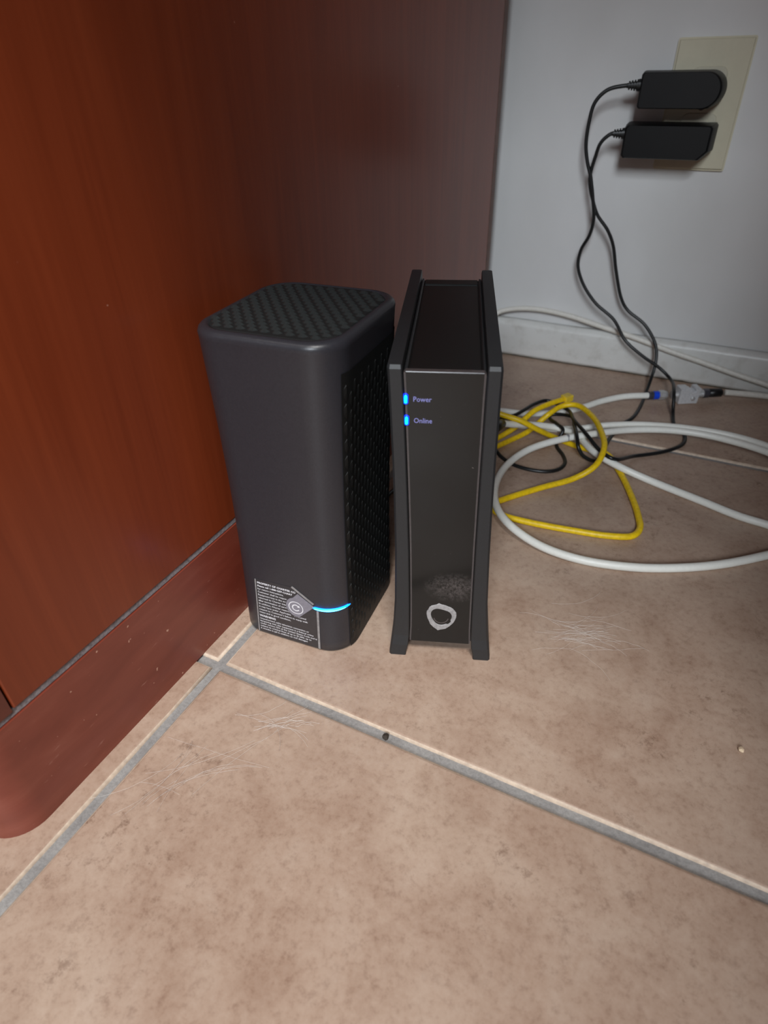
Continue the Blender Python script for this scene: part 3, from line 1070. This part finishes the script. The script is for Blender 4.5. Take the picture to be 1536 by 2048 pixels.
# white coax lead that ends in the fitting on the grounding block
AX0, AX1 = Vector((0.2201, 0.5344, 0.0100)), Vector((0.2947, 0.5768, 0.0100))
ad = (AX1 - AX0).normalized()
lead = empty('coax_cable', C_a[0])
tag(lead, 'white coax lead with a blue-banded metal fitting screwed to the silver block', 'cable')
child_tube(lead, 'jacket', smooth_ends([AX0 + ad * 0.002], C_a, [(0.060, 0.4100, 0.0120), (0.052, 0.380, 0.010)]), R_COAX, MT['coax'])
L = Vector(lead.location)
b0 = AX0 - L
turned('fitting_sleeve', b0, b0 + ad, [(0, 0.0036), (0.0002, 0.0046), (0.0020, 0.0046), (0.0022, 0.0042), (0.0034, 0.0042), (0.0036, 0.0046), (0.0058, 0.0046), (0.006, 0.004)], MT['greyband'], lead, smooth=False)
turned('blue_band', b0 + ad * 0.0058, b0 + ad, [(0, 0.0040), (0.0003, 0.0048), (0.0062, 0.0048), (0.0065, 0.0040)], MT['blueband'], lead, smooth=False)
turned('hex_nut', b0 + ad * 0.0122, b0 + ad, [(0, 0.0040), (0.0004, 0.0056), (0.0068, 0.0056), (0.0074, 0.0048), (0.0100, 0.0044)], MT['metal'], lead, seg=6, smooth=False)

# silver grounding block on the same axis
BL = Vector((0.2607, 0.5575, 0.0))
block = empty('grounding_block', BL, math.atan2(ad.y, ad.x))
tag(block, 'small silver metal coax grounding block lying on the tiles by the baseboard', 'coupler')
prof = [(-0.0118, 0.0005), (0.0105, 0.0005), (0.0122, 0.0190), (0.0060, 0.0190), (0.0060, 0.0150), (0.0026, 0.0150), (0.0026, 0.0168), (-0.0012, 0.0168), (-0.0012, 0.0190), (-0.0118, 0.0190)]
link('block_body', from_bm(prism_bm(prof, -0.0070, 0.0070, 'Y', 0.0005, 1)), MT['zinc'], block)
for s in (-1, 1):
    prof = [(0, 0.0046)]
    for k in range(6):
        prof += [(0.0008 + k * 0.0013, 0.0046), (0.0014 + k * 0.0013, 0.0040)]
    turned('threaded_port', (s * 0.0110, 0, 0.0100), (s * 0.03, 0, 0.0100), prof, MT['metal'], block, seg=16, smooth=False)
turned('ground_screw', (0.0040, -0.0069, 0.0072), (0.0040, -0.02, 0.0072), [(0, 0.0026), (0.0012, 0.0026), (0.0018, 0.0014), (0.0019, 0.0001)], MT['metal'], block)

# pale feed cable on the far side of the block
feed = empty('coax_cable', C_conn_r[0])
tag(feed, 'short greyed coax feed with a black fitting running along the baseboard', 'cable')
child_tube(feed, 'jacket', smooth_ends([Vector(C_conn_r[0]) + ad * 0.006], [Vector(p) for p in C_conn_r[1:]], [(0.430, 0.6090, 0.0040), (0.560, 0.6060, 0.0040), (0.850, 0.6000, 0.0040)]), 0.0034, MT['coax_old'])
L = Vector(feed.location)
b1_ = BL + ad * 0.0185 + Vector((0, 0, 0.0100)) - L
turned('hex_nut', b1_, b1_ + ad, [(0, 0.0042), (0.0004, 0.0054), (0.0062, 0.0054), (0.0068, 0.0044)], MT['greyband'], feed, seg=6, smooth=False)
turned('black_sleeve', b1_ + ad * 0.0064, b1_ + ad, [(0, 0.0040), (0.0005, 0.0049), (0.0150, 0.0049), (0.0160, 0.0036)], MT['cord'], feed)

# painted-over white cable lying along the top of the baseboard
ww = tube('coax_cable', smooth_ends([(-0.10, 0.6120, 0.0520), (-0.04, 0.6100, 0.0525)], C_wallwhite, [(0.430, 0.6085, 0.0040), (0.52, 0.6090, 0.0035)]), 0.0033, MT['coax_old'], seg=10)
tag(ww, 'white cable resting along the top of the baseboard and sagging to the floor', 'cable')

# yellow network cable
yel = empty('network_cable', C_y[15])
tag(yel, 'bright yellow network cable tangled in loops on the tiles', 'cable')
ypts = smooth_ends([(0.0900, 0.2420, 0.062), (0.086, 0.2700, 0.066), (0.080, 0.3100, 0.060), (0.0800, 0.3450, 0.047)], C_y,
                   [(0.0820, 0.3350, 0.0030), (0.0740, 0.3330, 0.0032), (0.0780, 0.3520, 0.0045)], C_y3)
child_tube(yel, 'jacket', ypts, R_YEL, MT['yellow'], sub=7)
e0, e1 = Vector(C_y3[-2]), Vector(C_y3[-1])
d = (e1 - e0).normalized()
L = Vector(yel.location)
bm = prism_bm(rounded_rect(-0.0046, 0.0046, -0.0036, 0.0036, 0.0008, 2), 0.0, 0.0105, 'Z', 0.0004, 1)
mt = d.to_track_quat('Z', 'Y').to_matrix().to_4x4()
bmesh.ops.transform(bm, matrix=Matrix.Translation(e1 - d * 0.003 - L) @ mt, verts=bm.verts[:])
link('plug', from_bm(bm), MT['yellow_boot'], yel)

# two black adapter cords
k1 = tube('adapter_cord', [(0.1345, 0.5882, 0.3084), (0.1290, 0.5876, 0.3083)] + C_k1[1:] + [(0.0750, 0.375, 0.0150), (0.0640, 0.330, 0.0130), (0.0660, 0.270, 0.0180), (0.0720, 0.2340, 0.0250)], R_CORD, MT['cord'], seg=10)
tag(k1, 'thin black cord leaving the round-ended adapter and crossing over the metal coax fitting', 'cord', 'black adapter cords')
k2 = tube('adapter_cord', [(0.1270, 0.5882, 0.2667), (0.1212, 0.5876, 0.2664)] + C_k2[1:] + [(0.0800, 0.352, 0.0105), (0.060, 0.333, 0.0060), (0.038, 0.260, 0.004), (0.034, 0.190, 0.012), (0.036, 0.132, 0.018)], R_CORD, MT['cord'], seg=10)
tag(k2, 'thin black cord from the rectangular adapter, looping between white coax and modem', 'cord', 'black adapter cords')

# ------------------------------------------------------------------ crumbs and pet hair on the tiles


def crumb(name, label, loc, s, mat):
    bm = bmesh.new()
    bmesh.ops.create_icosphere(bm, subdivisions=2, radius=s)
    for v in bm.verts:
        v.co *= 1 + 0.35 * noise.noise(v.co * (1.4 / s))
        v.co.z = v.co.z * 0.7
    zmin = min(v.co.z for v in bm.verts)
    for v in bm.verts:
        v.co.z -= zmin
    o = link(name, from_bm(bm), mat, loc=loc)
    tag(o, label, 'crumb')


crumb('crumb', 'tiny pale crumb lying alone on the tile', (0.3351, 0.0810, -0.0001), 0.0018, MT['crumb'])
crumb('crumb', 'tiny dark crumb stuck in the grey grout line', (0.1431, -0.0003, -0.0023), 0.0021, MT['darkcrumb'])


def hair_tuft(label, loc, ang, length, width, n, seed, rad=0.00009):
    rnd = random.Random(seed)
    bm = bmesh.new()
    ca, sa = math.cos(ang), math.sin(ang)
    for _ in range(n):
        l = length * rnd.uniform(0.3, 1.0)
        u0 = rnd.gauss(0, 0.25) * length
        v0 = rnd.gauss(0, 0.35) * width
        a = rnd.gauss(0, 0.35)
        cur = rnd.uniform(-1.5, 1.5) / length
        x, y = u0 - l / 2 * math.cos(a), v0 - l / 2 * math.sin(a)
        path = []
        for k in range(9):
            path.append(Vector((x * ca - y * sa, x * sa + y * ca, 0.0004 + 0.0018 * math.sin(math.pi * k / 8) * rnd.uniform(0.2, 1.0))))
            x += l / 8 * math.cos(a)
            y += l / 8 * math.sin(a)
            a += cur * l / 8
        rings = tube_rings(path, rad, 3)
        R = [[bm.verts.new(p) for p in r] for r in rings]
        for p, q in zip(R, R[1:]):
            for i in range(3):
                bm.faces.new((p[i], p[(i + 1) % 3], q[(i + 1) % 3], q[i]))
    o = link('pet_hair', from_bm(bm), MT['hair'], loc=loc)
    tag(o, label, 'pet hair', kind='stuff')


hair_tuft('wispy tuft of white pet hair on the tile right of the modem', (0.235, 0.135, 0), 0.35, 0.05, 0.022, 46, 21, 0.00004)
hair_tuft('thin streak of white pet hair on the tile in front of the router', (0.083, -0.004 - 0.016, 0), 0.45, 0.035, 0.006, 18, 22, 0.00005)
hair_tuft('faint smear of white pet hair along the grout beside the desk', (0.047, -0.075, 0), 0.9, 0.07, 0.012, 16, 23, 0.00004)
